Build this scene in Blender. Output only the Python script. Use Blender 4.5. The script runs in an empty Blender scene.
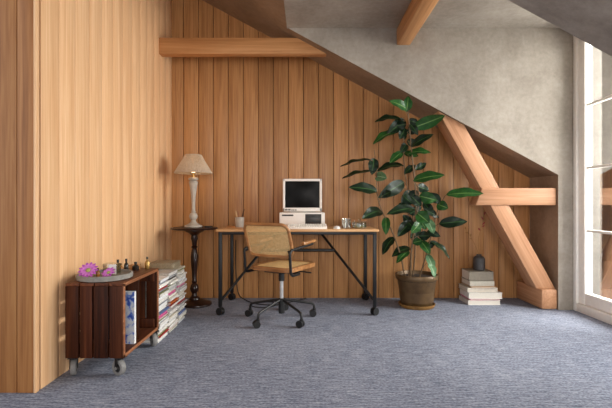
import bpy, bmesh, math, random
from mathutils import Vector, Matrix, Euler
random.seed(11)
R = math.radians
PI = math.pi
scn = bpy.context.scene
COL = scn.collection

# ------------------------------------------------------------------ helpers
def lin(c):
    return tuple(((x/255)/12.92 if x/255 <= .04045 else ((x/255+.055)/1.055)**2.4) for x in c) + (1,)

class MB:
    """collects shapes, then links them as one mesh object"""
    def __init__(self):
        self.bm = bmesh.new(); self.mi = 0
        self.uv = None
    def _mark(self, faces):
        for f in faces: f.material_index = self.mi
    def box(self, lo, hi, bev=0, M=None, seg=2):
        before = set(self.bm.faces)
        c = [(a+b)/2 for a, b in zip(lo, hi)]; s = [abs(b-a) for a, b in zip(lo, hi)]
        r = bmesh.ops.create_cube(self.bm, size=1)
        vs = r['verts']
        for v in vs: v.co = Vector((v.co.x*s[0]+c[0], v.co.y*s[1]+c[1], v.co.z*s[2]+c[2]))
        if bev > 0:
            es = list({e for v in vs for e in v.link_edges})
            bmesh.ops.bevel(self.bm, geom=es, offset=bev, segments=seg, profile=.5, affect='EDGES', clamp_overlap=True)
        new = [f for f in self.bm.faces if f not in before]
        if M is not None:
            for v in {v for f in new for v in f.verts}: v.co = M @ v.co
        self._mark(new); return self
    def prism(self, poly, a0, a1, axis='y', bev=0):
        """poly: list of 2d points; axis y -> (x,z), z -> (x,y), x -> (y,z)"""
        before = set(self.bm.faces)
        def mk(p, a):
            if axis == 'y': return Vector((p[0], a, p[1]))
            if axis == 'z': return Vector((p[0], p[1], a))
            return Vector((a, p[0], p[1]))
        A = [self.bm.verts.new(mk(p, a0)) for p in poly]
        B = [self.bm.verts.new(mk(p, a1)) for p in poly]
        n = len(poly)
        self.bm.faces.new(A); self.bm.faces.new(B[::-1])
        for i in range(n):
            self.bm.faces.new((A[i], B[i], B[(i+1) % n], A[(i+1) % n]))
        new = [f for f in self.bm.faces if f not in before]
        bmesh.ops.recalc_face_normals(self.bm, faces=new)
        if bev > 0:
            es = list({e for f in new for e in f.edges})
            bmesh.ops.bevel(self.bm, geom=es, offset=bev, segments=2, profile=.5, affect='EDGES', clamp_overlap=True)
            new = [f for f in self.bm.faces if f not in before]
        self._mark(new); return self
    def tube(self, pts, r, seg=10, closed=False, cap=True):
        pts = [Vector(p) for p in pts]; n = len(pts)
        rs = r if isinstance(r, (list, tuple)) else [r]*n
        rings = []; u = None
        for i, p in enumerate(pts):
            if closed: t = (pts[(i+1) % n]-pts[i-1])
            else: t = pts[min(i+1, n-1)]-pts[max(i-1, 0)]
            t.normalize()
            if u is None:
                u = t.orthogonal().normalized()
            else:
                u = (u - t*u.dot(t))
                if u.length < 1e-6: u = t.orthogonal()
                u.normalize()
            w = t.cross(u)
            rings.append([self.bm.verts.new(p + (u*math.cos(2*PI*k/seg)+w*math.sin(2*PI*k/seg))*rs[i]) for k in range(seg)])
        new = []
        m = n if closed else n-1
        for i in range(m):
            a, b = rings[i], rings[(i+1) % n]
            for k in range(seg):
                new.append(self.bm.faces.new((a[k], a[(k+1) % seg], b[(k+1) % seg], b[k])))
        if cap and not closed:
            new.append(self.bm.faces.new(rings[0][::-1])); new.append(self.bm.faces.new(rings[-1]))
        self._mark(new); return self
    def cyl(self, p0, p1, r, r1=None, seg=20):
        return self.tube([p0, p1], [r, r if r1 is None else r1], seg)
    def lathe(self, prof, c=(0, 0, 0), seg=40, closed=False):
        rings = []; new = []
        for (r, z) in prof:
            if r < 1e-5: rings.append([self.bm.verts.new((c[0], c[1], c[2]+z))])
            else: rings.append([self.bm.verts.new((c[0]+r*math.cos(2*PI*k/seg), c[1]+r*math.sin(2*PI*k/seg), c[2]+z)) for k in range(seg)])
        prs = list(zip(rings, rings[1:]))
        if closed: prs.append((rings[-1], rings[0]))
        for a, b in prs:
            if len(a) == 1 and len(b) == 1: continue
            for k in range(seg):
                j = (k+1) % seg
                if len(a) == 1: new.append(self.bm.faces.new((a[0], b[j], b[k])))
                elif len(b) == 1: new.append(self.bm.faces.new((a[k], a[j], b[0])))
                else: new.append(self.bm.faces.new((a[k], a[j], b[j], b[k])))
        bmesh.ops.recalc_face_normals(self.bm, faces=new)
        self._mark(new); return self
    def ball(self, c, r, s=(1, 1, 1), seg=14):
        q = bmesh.ops.create_uvsphere(self.bm, u_segments=seg, v_segments=max(6, seg//2+1), radius=r)
        for v in q['verts']: v.co = Vector((v.co.x*s[0]+c[0], v.co.y*s[1]+c[1], v.co.z*s[2]+c[2]))
        self._mark({f for v in q['verts'] for f in v.link_faces}); return self
    def build(self, name, mats, parent=None, loc=(0, 0, 0), rot=(0, 0, 0), sharp=35):
        me = bpy.data.meshes.new(name)
        self.bm.to_mesh(me); self.bm.free()
        for p in me.polygons: p.use_smooth = True
        me.set_sharp_from_angle(angle=R(sharp))
        for m in (mats if isinstance(mats, (list, tuple)) else [mats]): me.materials.append(m)
        o = bpy.data.objects.new(name, me); COL.objects.link(o)
        o.location = loc; o.rotation_euler = rot
        if parent: o.parent = parent
        return o

def tag(o, label, cat, group=None):
    o['label'] = label; o['category'] = cat
    if group: o['group'] = group
    return o
def thing(name, label, cat, loc=(0, 0, 0), rz=0, group=None):
    o = bpy.data.objects.new(name, None); COL.objects.link(o)
    o.empty_display_size = .1
    o.location = loc; o.rotation_euler = (0, 0, rz)
    return tag(o, label, cat, group)
def struct(o):
    o['kind'] = 'structure'; return o

def smooth_path(pts, it=2):
    pts = [Vector(p) for p in pts]
    for _ in range(it):
        q = [pts[0]]
        for a, b in zip(pts, pts[1:]):
            q.append(a.lerp(b, .25)); q.append(a.lerp(b, .75))
        q.append(pts[-1]); pts = q
    return pts
def round_path(pts, r, n=5):
    """polyline with rounded corners"""
    pts = [Vector(p) for p in pts]; out = [pts[0]]
    for i in range(1, len(pts)-1):
        p = pts[i]; a = (pts[i-1]-p); b = (pts[i+1]-p)
        d = min(r, a.length*.48, b.length*.48)
        A = p+a.normalized()*d; B = p+b.normalized()*d
        for k in range(n+1):
            t = k/n
            out.append(A*(1-t)**2 + p*2*t*(1-t) + B*t*t)
    out.append(pts[-1]); return out

# ------------------------------------------------------------------ materials
class NT:
    def __init__(self, name):
        self.m = bpy.data.materials.new(name); self.m.use_nodes = True
        self.nt = self.m.node_tree; self.nt.nodes.clear()
        self.out = self.n('ShaderNodeOutputMaterial')
    def n(self, t, **kw):
        x = self.nt.nodes.new(t)
        for k, v in kw.items():
            if k.startswith('i_'):
                key = k[2:]; key = int(key) if key.isdigit() else key.replace('_', ' ')
                x.inputs[key].default_value = v
            else: setattr(x, k, v)
        return x
    def l(self, a, b): self.nt.links.new(a, b)
    def math(self, op, a, b=None, c=None):
        x = self.n('ShaderNodeMath', operation=op)
        for i, v in enumerate((a, b, c)):
            if v is None: continue
            if isinstance(v, (int, float)): x.inputs[i].default_value = v
            else: self.l(v, x.inputs[i])
        return x.outputs[0]
    def ramp(self, fac, stops):
        x = self.n('ShaderNodeValToRGB'); e = x.color_ramp.elements
        e[0].position, e[0].color = stops[0][0], stops[0][1]
        e[1].position, e[1].color = stops[-1][0], stops[-1][1]
        for p, c in stops[1:-1]:
            q = e.new(p); q.color = c
        self.l(fac, x.inputs[0]); return x.outputs[0]
    def mix(self, fac, a, b, mode='MIX'):
        x = self.n('ShaderNodeMix', data_type='RGBA', blend_type=mode)
        if isinstance(fac, (int, float)): x.inputs[0].default_value = fac
        else: self.l(fac, x.inputs[0])
        for i, v in ((6, a), (7, b)):
            if isinstance(v, tuple): x.inputs[i].default_value = v
            else: self.l(v, x.inputs[i])
        return x.outputs[2]
    def bsdf(self, col=None, rough=.5, metal=0, spec=.5, bump=None, bs=.2, bd=.01):
        b = self.n('ShaderNodeBsdfPrincipled')
        b.inputs['Metallic'].default_value = metal
        b.inputs['Specular IOR Level'].default_value = spec
        if isinstance(rough, (int, float)): b.inputs['Roughness'].default_value = rough
        else: self.l(rough, b.inputs['Roughness'])
        if isinstance(col, tuple): b.inputs['Base Color'].default_value = col
        elif col is not None: self.l(col, b.inputs['Base Color'])
        if bump is not None:
            u = self.n('ShaderNodeBump'); u.inputs['Strength'].default_value = bs; u.inputs['Distance'].default_value = bd
            self.l(bump, u.inputs['Height']); self.l(u.outputs[0], b.inputs['Normal'])
        self.l(b.outputs[0], self.out.inputs[0]); return b
    def coords(self, scale=(1, 1, 1), kind='Object', island=False):
        t = self.n('ShaderNodeTexCoord'); v = t.outputs[kind]
        if island:
            g = self.n('ShaderNodeNewGeometry')
            w = self.n('ShaderNodeTexWhiteNoise', noise_dimensions='1D')
            self.l(g.outputs['Random Per Island'], w.inputs['W'])
            sc = self.n('ShaderNodeVectorMath', operation='SCALE'); self.l(w.outputs['Color'], sc.inputs[0]); sc.inputs['Scale'].default_value = 7
            ad = self.n('ShaderNodeVectorMath', operation='ADD'); self.l(v, ad.inputs[0]); self.l(sc.outputs[0], ad.inputs[1]); v = ad.outputs[0]
            self.isl = g.outputs['Random Per Island']
        m = self.n('ShaderNodeMapping'); m.inputs['Scale'].default_value = scale; self.l(v, m.inputs[0]); return m.outputs[0]
    def noise(self, v, scale, detail=4, rough=.55, dist=0):
        x = self.n('ShaderNodeTexNoise'); x.inputs['Scale'].default_value = scale; x.inputs['Detail'].default_value = detail
        x.inputs['Roughness'].default_value = rough; x.inputs['Distortion'].default_value = dist
        self.l(v, x.inputs['Vector']); return x.outputs[0]

def plain(name, c, rough=.5, metal=0, spec=.5, var=.12, scale=30, bs=.08):
    t = NT(name); v = t.coords(); n = t.noise(v, scale, 3)
    a = lin(c); d = tuple(x*(1-var) for x in a[:3])+(1,); h = tuple(min(1, x*(1+var)) for x in a[:3])+(1,)
    col = t.ramp(n, [(.3, d), (.7, h)])
    t.bsdf(col, rough, metal, spec, n, bs, .002); return t.m

def wood(name, dark, mid, light, axis='z', fine=55, rough=.45, island=False, isl_amt=.35, stretch=.035, bs=.12, spec=.4):
    t = NT(name)
    s = {'x': (stretch, 1, 1), 'y': (1, stretch, 1), 'z': (1, 1, stretch)}[axis]
    v = t.coords(s, island=island)
    n1 = t.noise(v, fine, 5, .6, .3)
    n2 = t.noise(v, fine*.16, 3, .5, 1.2)
    # cathedral rings from distorted broad bands
    rg = t.math('FRACT', t.math('MULTIPLY', n2, 6.0))
    rg = t.math('ABSOLUTE', t.math('SUBTRACT', rg, .5))
    f = t.math('ADD', t.math('MULTIPLY', n1, .6), t.math('ADD', t.math('MULTIPLY', rg, .25), t.math('MULTIPLY', n2, .3)))
    col = t.ramp(f, [(.32, lin(dark)), (.52, lin(mid)), (.74, lin(light))])
    if island:
        k = t.math('MULTIPLY_ADD', t.isl, isl_amt, 1-isl_amt*.5)
        h = t.n('ShaderNodeHueSaturation'); t.l(k, h.inputs['Value']); t.l(col, h.inputs['Color']); col = h.outputs[0]
    t.bsdf(col, rough, 0, spec, n1, bs, .003); return t.m

M = {}
M['plank'] = wood('oak_planks_back', (150, 102, 61), (180, 129, 81), (198, 148, 98), 'z', 60, .42, True, .24)
M['plank_lit'] = wood('oak_planks_lit', (218, 166, 120), (232, 186, 140), (246, 208, 168), 'z', 85, .4, True, .06, bs=.06, stretch=.02)  # oak of the side wall, window light put into a paler tone
M['plank_shaded'] = wood('oak_planks_shaded', (130, 82, 44), (160, 108, 62), (182, 132, 82), 'z', 60, .45, True, .12)  # same oak on the end, darkened for the lesser light it gets
M['beam'] = wood('honey_beam', (166, 112, 66), (192, 138, 88), (208, 158, 108), 'x', 45, .5, False, bs=.1)
M['beam_pale'] = wood('pale_beam', (166, 116, 82), (188, 138, 102), (204, 158, 124), 'x', 45, .5, False, bs=.1)
M['groove'] = plain('groove_shadow', (58, 34, 20), .8)
M['desktop'] = wood('desk_top_wood', (170, 120, 76), (202, 154, 106), (222, 178, 130), 'x', 45, .4)
M['bent'] = wood('bentwood', (122, 78, 42), (160, 110, 66), (188, 138, 88), 'x', 35, .35, stretch=.2)
M['crate'] = wood('crate_wood', (30, 12, 6), (66, 32, 17), (104, 58, 34), 'z', 40, .5, True, .7, bs=.4, spec=.15)
M['crate_h'] = wood('crate_wood_flat', (56, 28, 17), (100, 56, 36), (140, 88, 58), 'y', 40, .45, True, .4, bs=.3, spec=.2)
M['crate_edge'] = wood('crate_edge', (110, 64, 38), (150, 96, 62), (178, 122, 84), 'y', 40, .5)
M['darkwood'] = wood('dark_turned_wood', (22, 12, 9), (38, 20, 15), (56, 30, 22), 'z', 40, .28)
M['boxwood'] = wood('small_box_wood', (150, 98, 56), (184, 130, 82), (206, 156, 106), 'x', 50, .5)
M['white'] = plain('painted_frame', (244, 239, 232), .45, var=.03)
M['white_out'] = plain('outside_render', (86, 81, 75), .8, var=.05)
M['dark_out'] = plain('outside_dark', (62, 52, 46), .9, var=.3, scale=3)
M['black'] = plain('black_metal', (22, 21, 22), .42, .2, var=.15)
M['blackpl'] = plain('black_plastic', (18, 18, 19), .45, var=.15)
M['rubber'] = plain('grey_rubber', (128, 126, 124), .6, var=.15)
M['steel'] = plain('zinc_plate', (120, 118, 116), .4, .8)
M['chrome'] = plain('pale_chrome', (214, 212, 210), .25, .6)
M['pc'] = plain('computer_plastic', (246, 239, 232), .42, var=.03, scale=120)
M['pc2'] = plain('key_plastic', (224, 217, 208), .5, var=.03)
M['pcdark'] = plain('drive_bay_plastic', (44, 36, 32), .4)
M['ink'] = plain('dark_print', (40, 36, 34), .6)
M['stone'] = plain('lamp_stone', (176, 166, 154), .55, var=.12, scale=25)
M['tray'] = plain('grey_cast_tray', (136, 132, 126), .75, var=.14, scale=45, bs=.2)
M['vase'] = plain('charcoal_ceramic', (62, 58, 58), .5, var=.15)
M['cup'] = plain('pale_cup', (176, 168, 158), .6, var=.1)
M['soil'] = plain('potting_soil', (58, 46, 36), .95, var=.5, scale=60, bs=1)
M['stem'] = plain('woody_stem', (108, 84, 56), .7, var=.25, scale=60)
M['twig'] = plain('dry_twig', (150, 106, 54), .8)
M['bud'] = plain('red_bud', (150, 32, 40), .5)
M['petal'] = plain('purple_petal', (186, 88, 190), .6, var=.2, scale=60)
M['petal2'] = plain('pink_petal', (214, 128, 214), .6, var=.2, scale=60)
M['pistil'] = plain('green_flower_centre', (150, 160, 84), .6)
M['amber'] = plain('amber_glassy', (148, 92, 30), .2, var=.2)
M['darkglass'] = plain('dark_bottle', (40, 34, 30), .2, var=.2)
M['brass'] = plain('brass_cap', (170, 136, 80), .35, .8)
M['sage'] = plain('sage_content', (140, 140, 66), .6, var=.3, scale=80)
M['labelw'] = plain('white_label', (236, 234, 232), .7, var=.03)
M['cable'] = plain('black_cable', (24, 22, 22), .6)
M['pages'] = plain('paper_pages', (214, 206, 194), .8, var=.06, scale=200)

t = NT('pot_bronze'); v = t.coords(); n = t.noise(v, 14, 5)
t.bsdf(t.ramp(n, [(.3, lin((84, 62, 38))), (.7, lin((106, 82, 52)))]), .4, .3, .5, n, .04, .004); M['pot'] = t.m
t = NT('saucer_ochre'); v = t.coords(); n = t.noise(v, 14, 5)
t.bsdf(t.ramp(n, [(.3, lin((126, 90, 44))), (.7, lin((164, 122, 66)))]), .45, .1, .5, n, .15, .004); M['saucer'] = t.m

# carpet: woven rows running across the room
t = NT('carpet'); 
v1 = t.coords((60, 130, 1)); n1 = t.noise(v1, 1, 2, .6)
v2 = t.coords((10, 100, 1)); n2 = t.noise(v2, 1, 2, .5)
v3 = t.coords((1, 1, 1)); n3 = t.noise(v3, 260, 2, .6)
n4 = t.noise(v3, 1.3, 3, .5)
f = t.math('ADD', t.math('MULTIPLY', n1, .55), t.math('ADD', t.math('MULTIPLY', n2, .45), t.math('MULTIPLY', n3, .12)))
f = t.math('ADD', f, t.math('MULTIPLY', t.math('SUBTRACT', n4, .5), .12))
col = t.ramp(f, [(.42, lin((84, 89, 106))), (.56, lin((128, 133, 149))), (.74, lin((178, 182, 195)))])
t.bsdf(col, .95, 0, .15, f, .7, .012); M['carpet'] = t.m

def plaster(name, a, b, c):
    t = NT(name); v = t.coords()
    n1 = t.noise(v, 2.2, 6, .62, .4); n2 = t.noise(v, 26, 4, .6); n3 = t.noise(v, 140, 2)
    f = t.math('ADD', t.math('MULTIPLY', n1, .62), t.math('ADD', t.math('MULTIPLY', n2, .28), t.math('MULTIPLY', n3, .1)))
    t.bsdf(t.ramp(f, [(.36, lin(a)), (.5, lin(b)), (.64, lin(c))]), .85, 0, .25, n2, .25, .006); return t.m
M['plaster'] = plaster('grey_plaster', (136, 127, 117), (154, 145, 134), (170, 161, 150))
M['plaster_bounce'] = plaster('bounce_tinted_plaster', (128, 107, 86), (142, 120, 98), (156, 134, 112))  # grey plaster with brown bounce from the wood mixed into its colour
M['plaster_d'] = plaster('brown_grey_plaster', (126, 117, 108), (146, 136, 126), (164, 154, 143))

# cane webbing with little see-through holes
def cane(name, holes):
    t = NT(name); tc = t.n('ShaderNodeTexCoord'); s = t.n('ShaderNodeSeparateXYZ'); t.l(tc.outputs['Object'], s.inputs[0])
    p = 2*PI/.015
    a = t.math('SINE', t.math('MULTIPLY', s.outputs['X'], p))
    other = s.outputs['Z'] if holes else s.outputs['Y']
    b = t.math('SINE', t.math('MULTIPLY', other, p))
    h = t.math('GREATER_THAN', t.math('MULTIPLY', t.math('ABSOLUTE', a), t.math('ABSOLUTE', b)), .55 if holes else .8)
    n = t.noise(t.coords(), 60, 3)
    col = t.ramp(n, [(.3, lin((222, 182, 122))), (.7, lin((246, 212, 154)))])
    if not holes: col = t.mix(h, col, lin((190, 148, 92)))
    bs = t.bsdf(col, .5)
    if holes:
        bs.inputs['Transmission Weight'].default_value = 0
        tr = t.n('ShaderNodeBsdfTransparent'); mx = t.n('ShaderNodeMixShader')
        t.l(h, mx.inputs[0]); t.l(bs.outputs[0], mx.inputs[1]); t.l(tr.outputs[0], mx.inputs[2]); t.l(mx.outputs[0], t.out.inputs[0])
    return t.m
M['cane'] = cane('cane_back', True)
M['cane_seat'] = cane('cane_seat', False)

# leaf: uv-driven midrib and side veins
def leafmat(name, a, b, rib):
    t = NT(name); uv = t.n('ShaderNodeTexCoord'); s = t.n('ShaderNodeSeparateXYZ'); t.l(uv.outputs['UV'], s.inputs[0])
    d = t.math('ABSOLUTE', t.math('SUBTRACT', s.outputs[0], .5))
    mid = t.math('LESS_THAN', d, .035)
    vein = t.math('SINE', t.math('MULTIPLY', t.math('SUBTRACT', s.outputs[1], t.math('MULTIPLY', d, .5)), 90))
    n = t.noise(t.coords(), 20, 3)
    col = t.ramp(n, [(.3, lin(a)), (.7, lin(b))])
    col = t.mix(mid, col, lin(rib))
    bb = t.bsdf(col, .38, 0, .22, vein, .06, .002)
    return t.m
M['leaf'] = leafmat('leaf_dark', (12, 26, 15), (22, 44, 24), (60, 90, 48))
M['leaf_refl'] = leafmat('leaf_sheen', (66, 104, 68), (104, 138, 100), (150, 176, 140))  # reflections on a few leaves, painted in as paler green
M['leaf2'] = leafmat('leaf_bright', (26, 62, 27), (44, 90, 38), (104, 136, 72))

# pleated shade: thin fabric, slightly translucent
t = NT('shade_fabric'); n = t.noise(t.coords(), 90, 3)
b = t.n('ShaderNodeBsdfPrincipled'); b.inputs['Roughness'].default_value = .9; b.inputs['Specular IOR Level'].default_value = .1
t.l(t.ramp(n, [(.3, lin((176, 160, 142))), (.7, lin((206, 192, 174)))]), b.inputs['Base Color'])
tl = t.n('ShaderNodeBsdfTranslucent'); tl.inputs[0].default_value = lin((220, 190, 150))
mx = t.n('ShaderNodeMixShader'); mx.inputs[0].default_value = .18
t.l(b.outputs[0], mx.inputs[1]); t.l(tl.outputs[0], mx.inputs[2]); t.l(mx.outputs[0], t.out.inputs[0]); M['shade'] = t.m
t = NT('bulb_glow'); b = t.n('ShaderNodeEmission'); b.inputs[0].default_value = (1, .72, .42, 1); b.inputs[1].default_value = 4; t.l(b.outputs[0], t.out.inputs[0]); M['bulb'] = t.m

# window pane: clear but strongly reflecting
t = NT('window_glass'); a = t.n('ShaderNodeBsdfTransparent'); a.inputs[0].default_value = (.93, .95, .95, 1)
g = t.n('ShaderNodeBsdfGlossy'); g.inputs['Roughness'].default_value = 0.01; g.inputs['Color'].default_value = (.95, .95, .95, 1)
mx = t.n('ShaderNodeMixShader'); mx.inputs[0].default_value = .5
t.l(a.outputs[0], mx.inputs[1]); t.l(g.outputs[0], mx.inputs[2]); t.l(mx.outputs[0], t.out.inputs[0]); M['glass'] = t.m
# drinking glass / jars
t = NT('clear_jar'); a = t.n('ShaderNodeBsdfTransparent'); a.inputs[0].default_value = (.9, .92, .9, 1)
g = t.n('ShaderNodeBsdfGlossy'); g.inputs['Roughness'].default_value = .05
fr = t.n('ShaderNodeLayerWeight'); fr.inputs[0].default_value = .5
mx = t.n('ShaderNodeMixShader'); t.l(t.math('MULTIPLY_ADD', fr.outputs['Facing'], .6, .15), mx.inputs[0])
t.l(a.outputs[0], mx.inputs[1]); t.l(g.outputs[0], mx.inputs[2]); t.l(mx.outputs[0], t.out.inputs[0]); M['jar'] = t.m
t = NT('crt_glass'); n = t.noise(t.coords(), 7, 2)
t.bsdf(t.ramp(n, [(.3, lin((12, 11, 11))), (.7, lin((30, 28, 27)))]), .3, 0, .08); M['crt'] = t.m
# magazine cover: white with blue printed patches
t = NT('blue_cover'); v = t.coords((1, 1, 1)); n = t.noise(v, 26, 2, .5, .6)
t.bsdf(t.ramp(n, [(.36, lin((60, 92, 190))), (.43, lin((120, 150, 225))), (.5, lin((214, 222, 240))), (.7, lin((240, 240, 242)))]), .35); M['bluecover'] = t.m

# ------------------------------------------------------------------ room shell
XL, XR, YB = -1.43, 2.52, 4.34          # left panelling, window wall, back planking
YC, YN = 3.85, 2.04                     # far and near cheek of the dormer
ZF, XD = 2.66, -.17                     # dormer ceiling height and where the slope meets it
SL = -.543
def slope(x): return ZF + SL*(x-XD)

m = MB(); m.box((-3.2, -2.5, -.1), (3.0, 4.6, 0))
struct(m.build('floor', M['carpet']))

# back wall: tongued planks, each with bevelled edges
m = MB(); m.mi = 0
pw = 15.03*YB/408; x0 = (183.3-306)*YB/408 - pw*2
x = x0
while x < 2.6:
    a, b = max(x, XL-.1)+.0024, min(x+pw, 2.6)-.0024
    if b-a > .02:
        m.prism([(a, 0), (b, 0), (b, slope(b)+.02), (a, slope(a)+.02)], YB, YB+.03, 'y', .0042)
    x += pw
m.mi = 1
m.prism([(XL-.2, 0), (2.6, 0), (2.6, slope(2.6)), (XL-.2, slope(XL-.2))], YB+.02, YB+.12)
struct(m.build('wall_back', [M['plank'], M['groove']]))

# left panelled box: long side and the end facing the room
m = MB(); pw2 = .165
ya = 2.200; k = 0
while ya < YB:
    yb = min(ya+pw2, YB+.02)
    m.box((XL-.03, ya+.0012, 0), (XL, yb-.0012, 3.5), .0018); ya += pw2
m.mi = 1; m.box((XL-.12, 2.20, 0), (XL-.02, YB+.1, 3.5))
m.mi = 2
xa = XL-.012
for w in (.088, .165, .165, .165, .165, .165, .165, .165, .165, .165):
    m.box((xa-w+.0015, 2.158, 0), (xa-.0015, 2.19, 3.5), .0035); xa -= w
m.mi = 1; m.box((-3.2, 2.178, 0), (XL-.02, 2.3, 3.5))
struct(m.build('wall_left', [M['plank_lit'], M['groove'], M['plank_shaded']]))
m = MB(); m.box((XL-.010, 2.153, 0), (XL+.003, 2.186, 3.5), .004)
struct(m.build('trim_1', M['plank_lit']))

# main roof slope (left strip and the strip near the viewer), dormer ceiling
m = MB()
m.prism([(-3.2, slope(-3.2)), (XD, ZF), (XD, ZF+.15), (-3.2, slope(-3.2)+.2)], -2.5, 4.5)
struct(m.build('ceiling', M['plaster_bounce']))
m = MB()
m.box((XD-.01, YN, ZF), (2.85, YC+.01, ZF+.14))
o = struct(m.build('ceiling_dormer', M['plaster']))
m = MB()
m.prism([(XD, ZF), (2.75, slope(2.75)), (2.75, ZF+.15), (XD, ZF+.15)], -2.5, YN)
struct(m.build('ceiling_slope', M['plaster_d']))
# far cheek wall with the raking soffit and the niche jamb
m = MB()
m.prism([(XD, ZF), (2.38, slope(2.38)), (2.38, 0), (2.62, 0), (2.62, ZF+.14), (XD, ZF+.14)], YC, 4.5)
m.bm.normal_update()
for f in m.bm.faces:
    if f.normal.x < -.2 and f.calc_center_median().x > 0: f.material_index = 1  # soffit and jamb faces carry the painted bounce
struct(m.build('wall_dormer', [M['plaster'], M['plaster_bounce']]))
m = MB()
m.box((XR, -2.5, 0), (XR+.15, YN, slope(XR)+.02))
struct(m.build('wall_right', M['plaster']))
# outside
m = MB(); m.box((2.62, YC-.0, -.1), (2.79, 4.5, 2.8))
struct(m.build('wall_exterior', M['white_out']))
m = MB(); m.box((2.9, 8.0, -.2), (12, 8.3, 7))  # dark backdrop added outside so the pane's reflections show
struct(m.build('wall_backdrop', M['dark_out']))
m = MB(); m.box((2.7, -3, -.25), (12, 9, -.12))
struct(m.build('floor_outside', M['dark_out']))

# ------------------------------------------------------------------ window (full height, several panes)
w = bpy.data.objects.new('window_1', None); COL.objects.link(w); struct(w)
w.location = (XR, (YN+YC)/2, 0)
def wl(p): return (p[0]-XR, p[1]-(YN+YC)/2, p[2])
def wbox(m, lo, hi, bev=.004): m.box(wl(lo), wl(hi), bev)
m = MB()
wbox(m, (XR, YC-.045, 0), (XR+.10, YC, ZF)); wbox(m, (XR, YN, 0), (XR+.10, YN+.05, ZF))
wbox(m, (XR+.003, YN+.02, ZF-.06), (XR+.097, YC-.02, ZF-.002)); wbox(m, (XR+.003, YN+.02, 0), (XR+.097, YC-.02, .078))
m.build('window_frame', M['white'], w)
ym = (YN+YC)/2
for a, b in ((YN+.051, ym-.002), (ym+.002, YC-.046)):
    m = MB(); st = .085
    wbox(m, (XR+.02, a, .079), (XR+.085, a+st, ZF-.061)); wbox(m, (XR+.02, b-st, .079), (XR+.085, b, ZF-.061))
    wbox(m, (XR+.023, a+.02, .082), (XR+.082, b-.02, .185)); wbox(m, (XR+.023, a+.02, ZF-.16), (XR+.082, b-.02, ZF-.067))
    sash = m.build('sash', M['white'], w)
    m = MB()
    for z in (.755, 1.33, 1.905):
        wbox(m, (XR+.04, a+st-.004, z-.011), (XR+.075, b-st+.004, z+.011), .003)
    m.build('glazing_bar', M['white'], sash)
    m = MB(); m.box(wl((XR+.056, a+st-.006, .18)), wl((XR+.060, b-st+.006, ZF-.155)))
    m.build('glass_pane', M['glass'], sash)
m = MB(); wbox(m, (XR+.002, ym+.03, 1.0), (XR+.02, ym+.06, 1.16), .004)
m.tube([wl((XR+.004, ym+.045, 1.08)), wl((XR-.04, ym+.045, 1.08)), wl((XR-.04, ym+.16, 1.08))], .008, 8)
m.build('handle', M['steel'], w)

# ------------------------------------------------------------------ timber beams
def beam(name, label, p0, p1, w_, h_, mat, up=(0, 0, 1), bev=.012, cut0=0, cut1=0):
    """box of length along local x from p0 to p1; cut0/cut1 shear the ends in local z"""
    p0, p1 = Vector(p0), Vector(p1); d = (p1-p0); L = d.length; d.normalize()
    upv = Vector(up); y = upv.cross(d).normalized(); z = d.cross(y)
    Mx = Matrix((d, y, z)).transposed().to_4x4(); Mx.translation = (p0+p1)/2
    m = MB()
    poly = [(-L/2+cut0/2, -h_/2), (L/2+cut1/2, -h_/2), (L/2-cut1/2, h_/2), (-L/2-cut0/2, h_/2)]
    m.prism(poly, -w_/2, w_/2, 'y', bev)
    o = m.build(name, mat); o.matrix_world = Mx
    return tag(o, label, 'beam')
# tie beam between the left panelling and the roof slope
zb = 2.54; hb = .16
m_x = XD + (ZF-zb)/(-SL)
beam('tie_beam', 'long horizontal honey wooden tie beam high on the plank wall', (XL-.006, 4.015, zb), (m_x+.025, 4.015, zb), .1, hb, M['beam'], cut1=.0+hb/(-SL)*1.0)
# purlin running along the dormer ceiling toward the viewer
beam('purlin_beam', 'wooden beam under the grey dormer ceiling, running toward the viewer', (.92, YN+.02, 2.58), (.92, YC+.02, 2.58), .128, .16, M['beam'])
# raking strut, collar and foot block in the niche
beam('strut_beam', 'slanted pale wooden strut rising from the floor block to the sloped ceiling', (1.35, 3.985, 1.88), (2.286, 3.985, .1935), .20, .155, M['beam_pale'], up=(0, 0, 1), cut0=-.16, cut1=-.087, bev=.006)
beam('collar_beam', 'short horizontal wooden beam crossing the slanted strut beside the grey wall', (1.64, 3.955, 1.07), (2.378, 3.955, 1.07), .17, .165, M['beam_pale'], cut0=-.06)
beam('sill_beam', 'squat wooden floor block under the foot of the slanted strut', (2.305, 3.858, .097), (2.305, 4.335, .097), .15, .19, M['beam_pale'], bev=.018)

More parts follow.
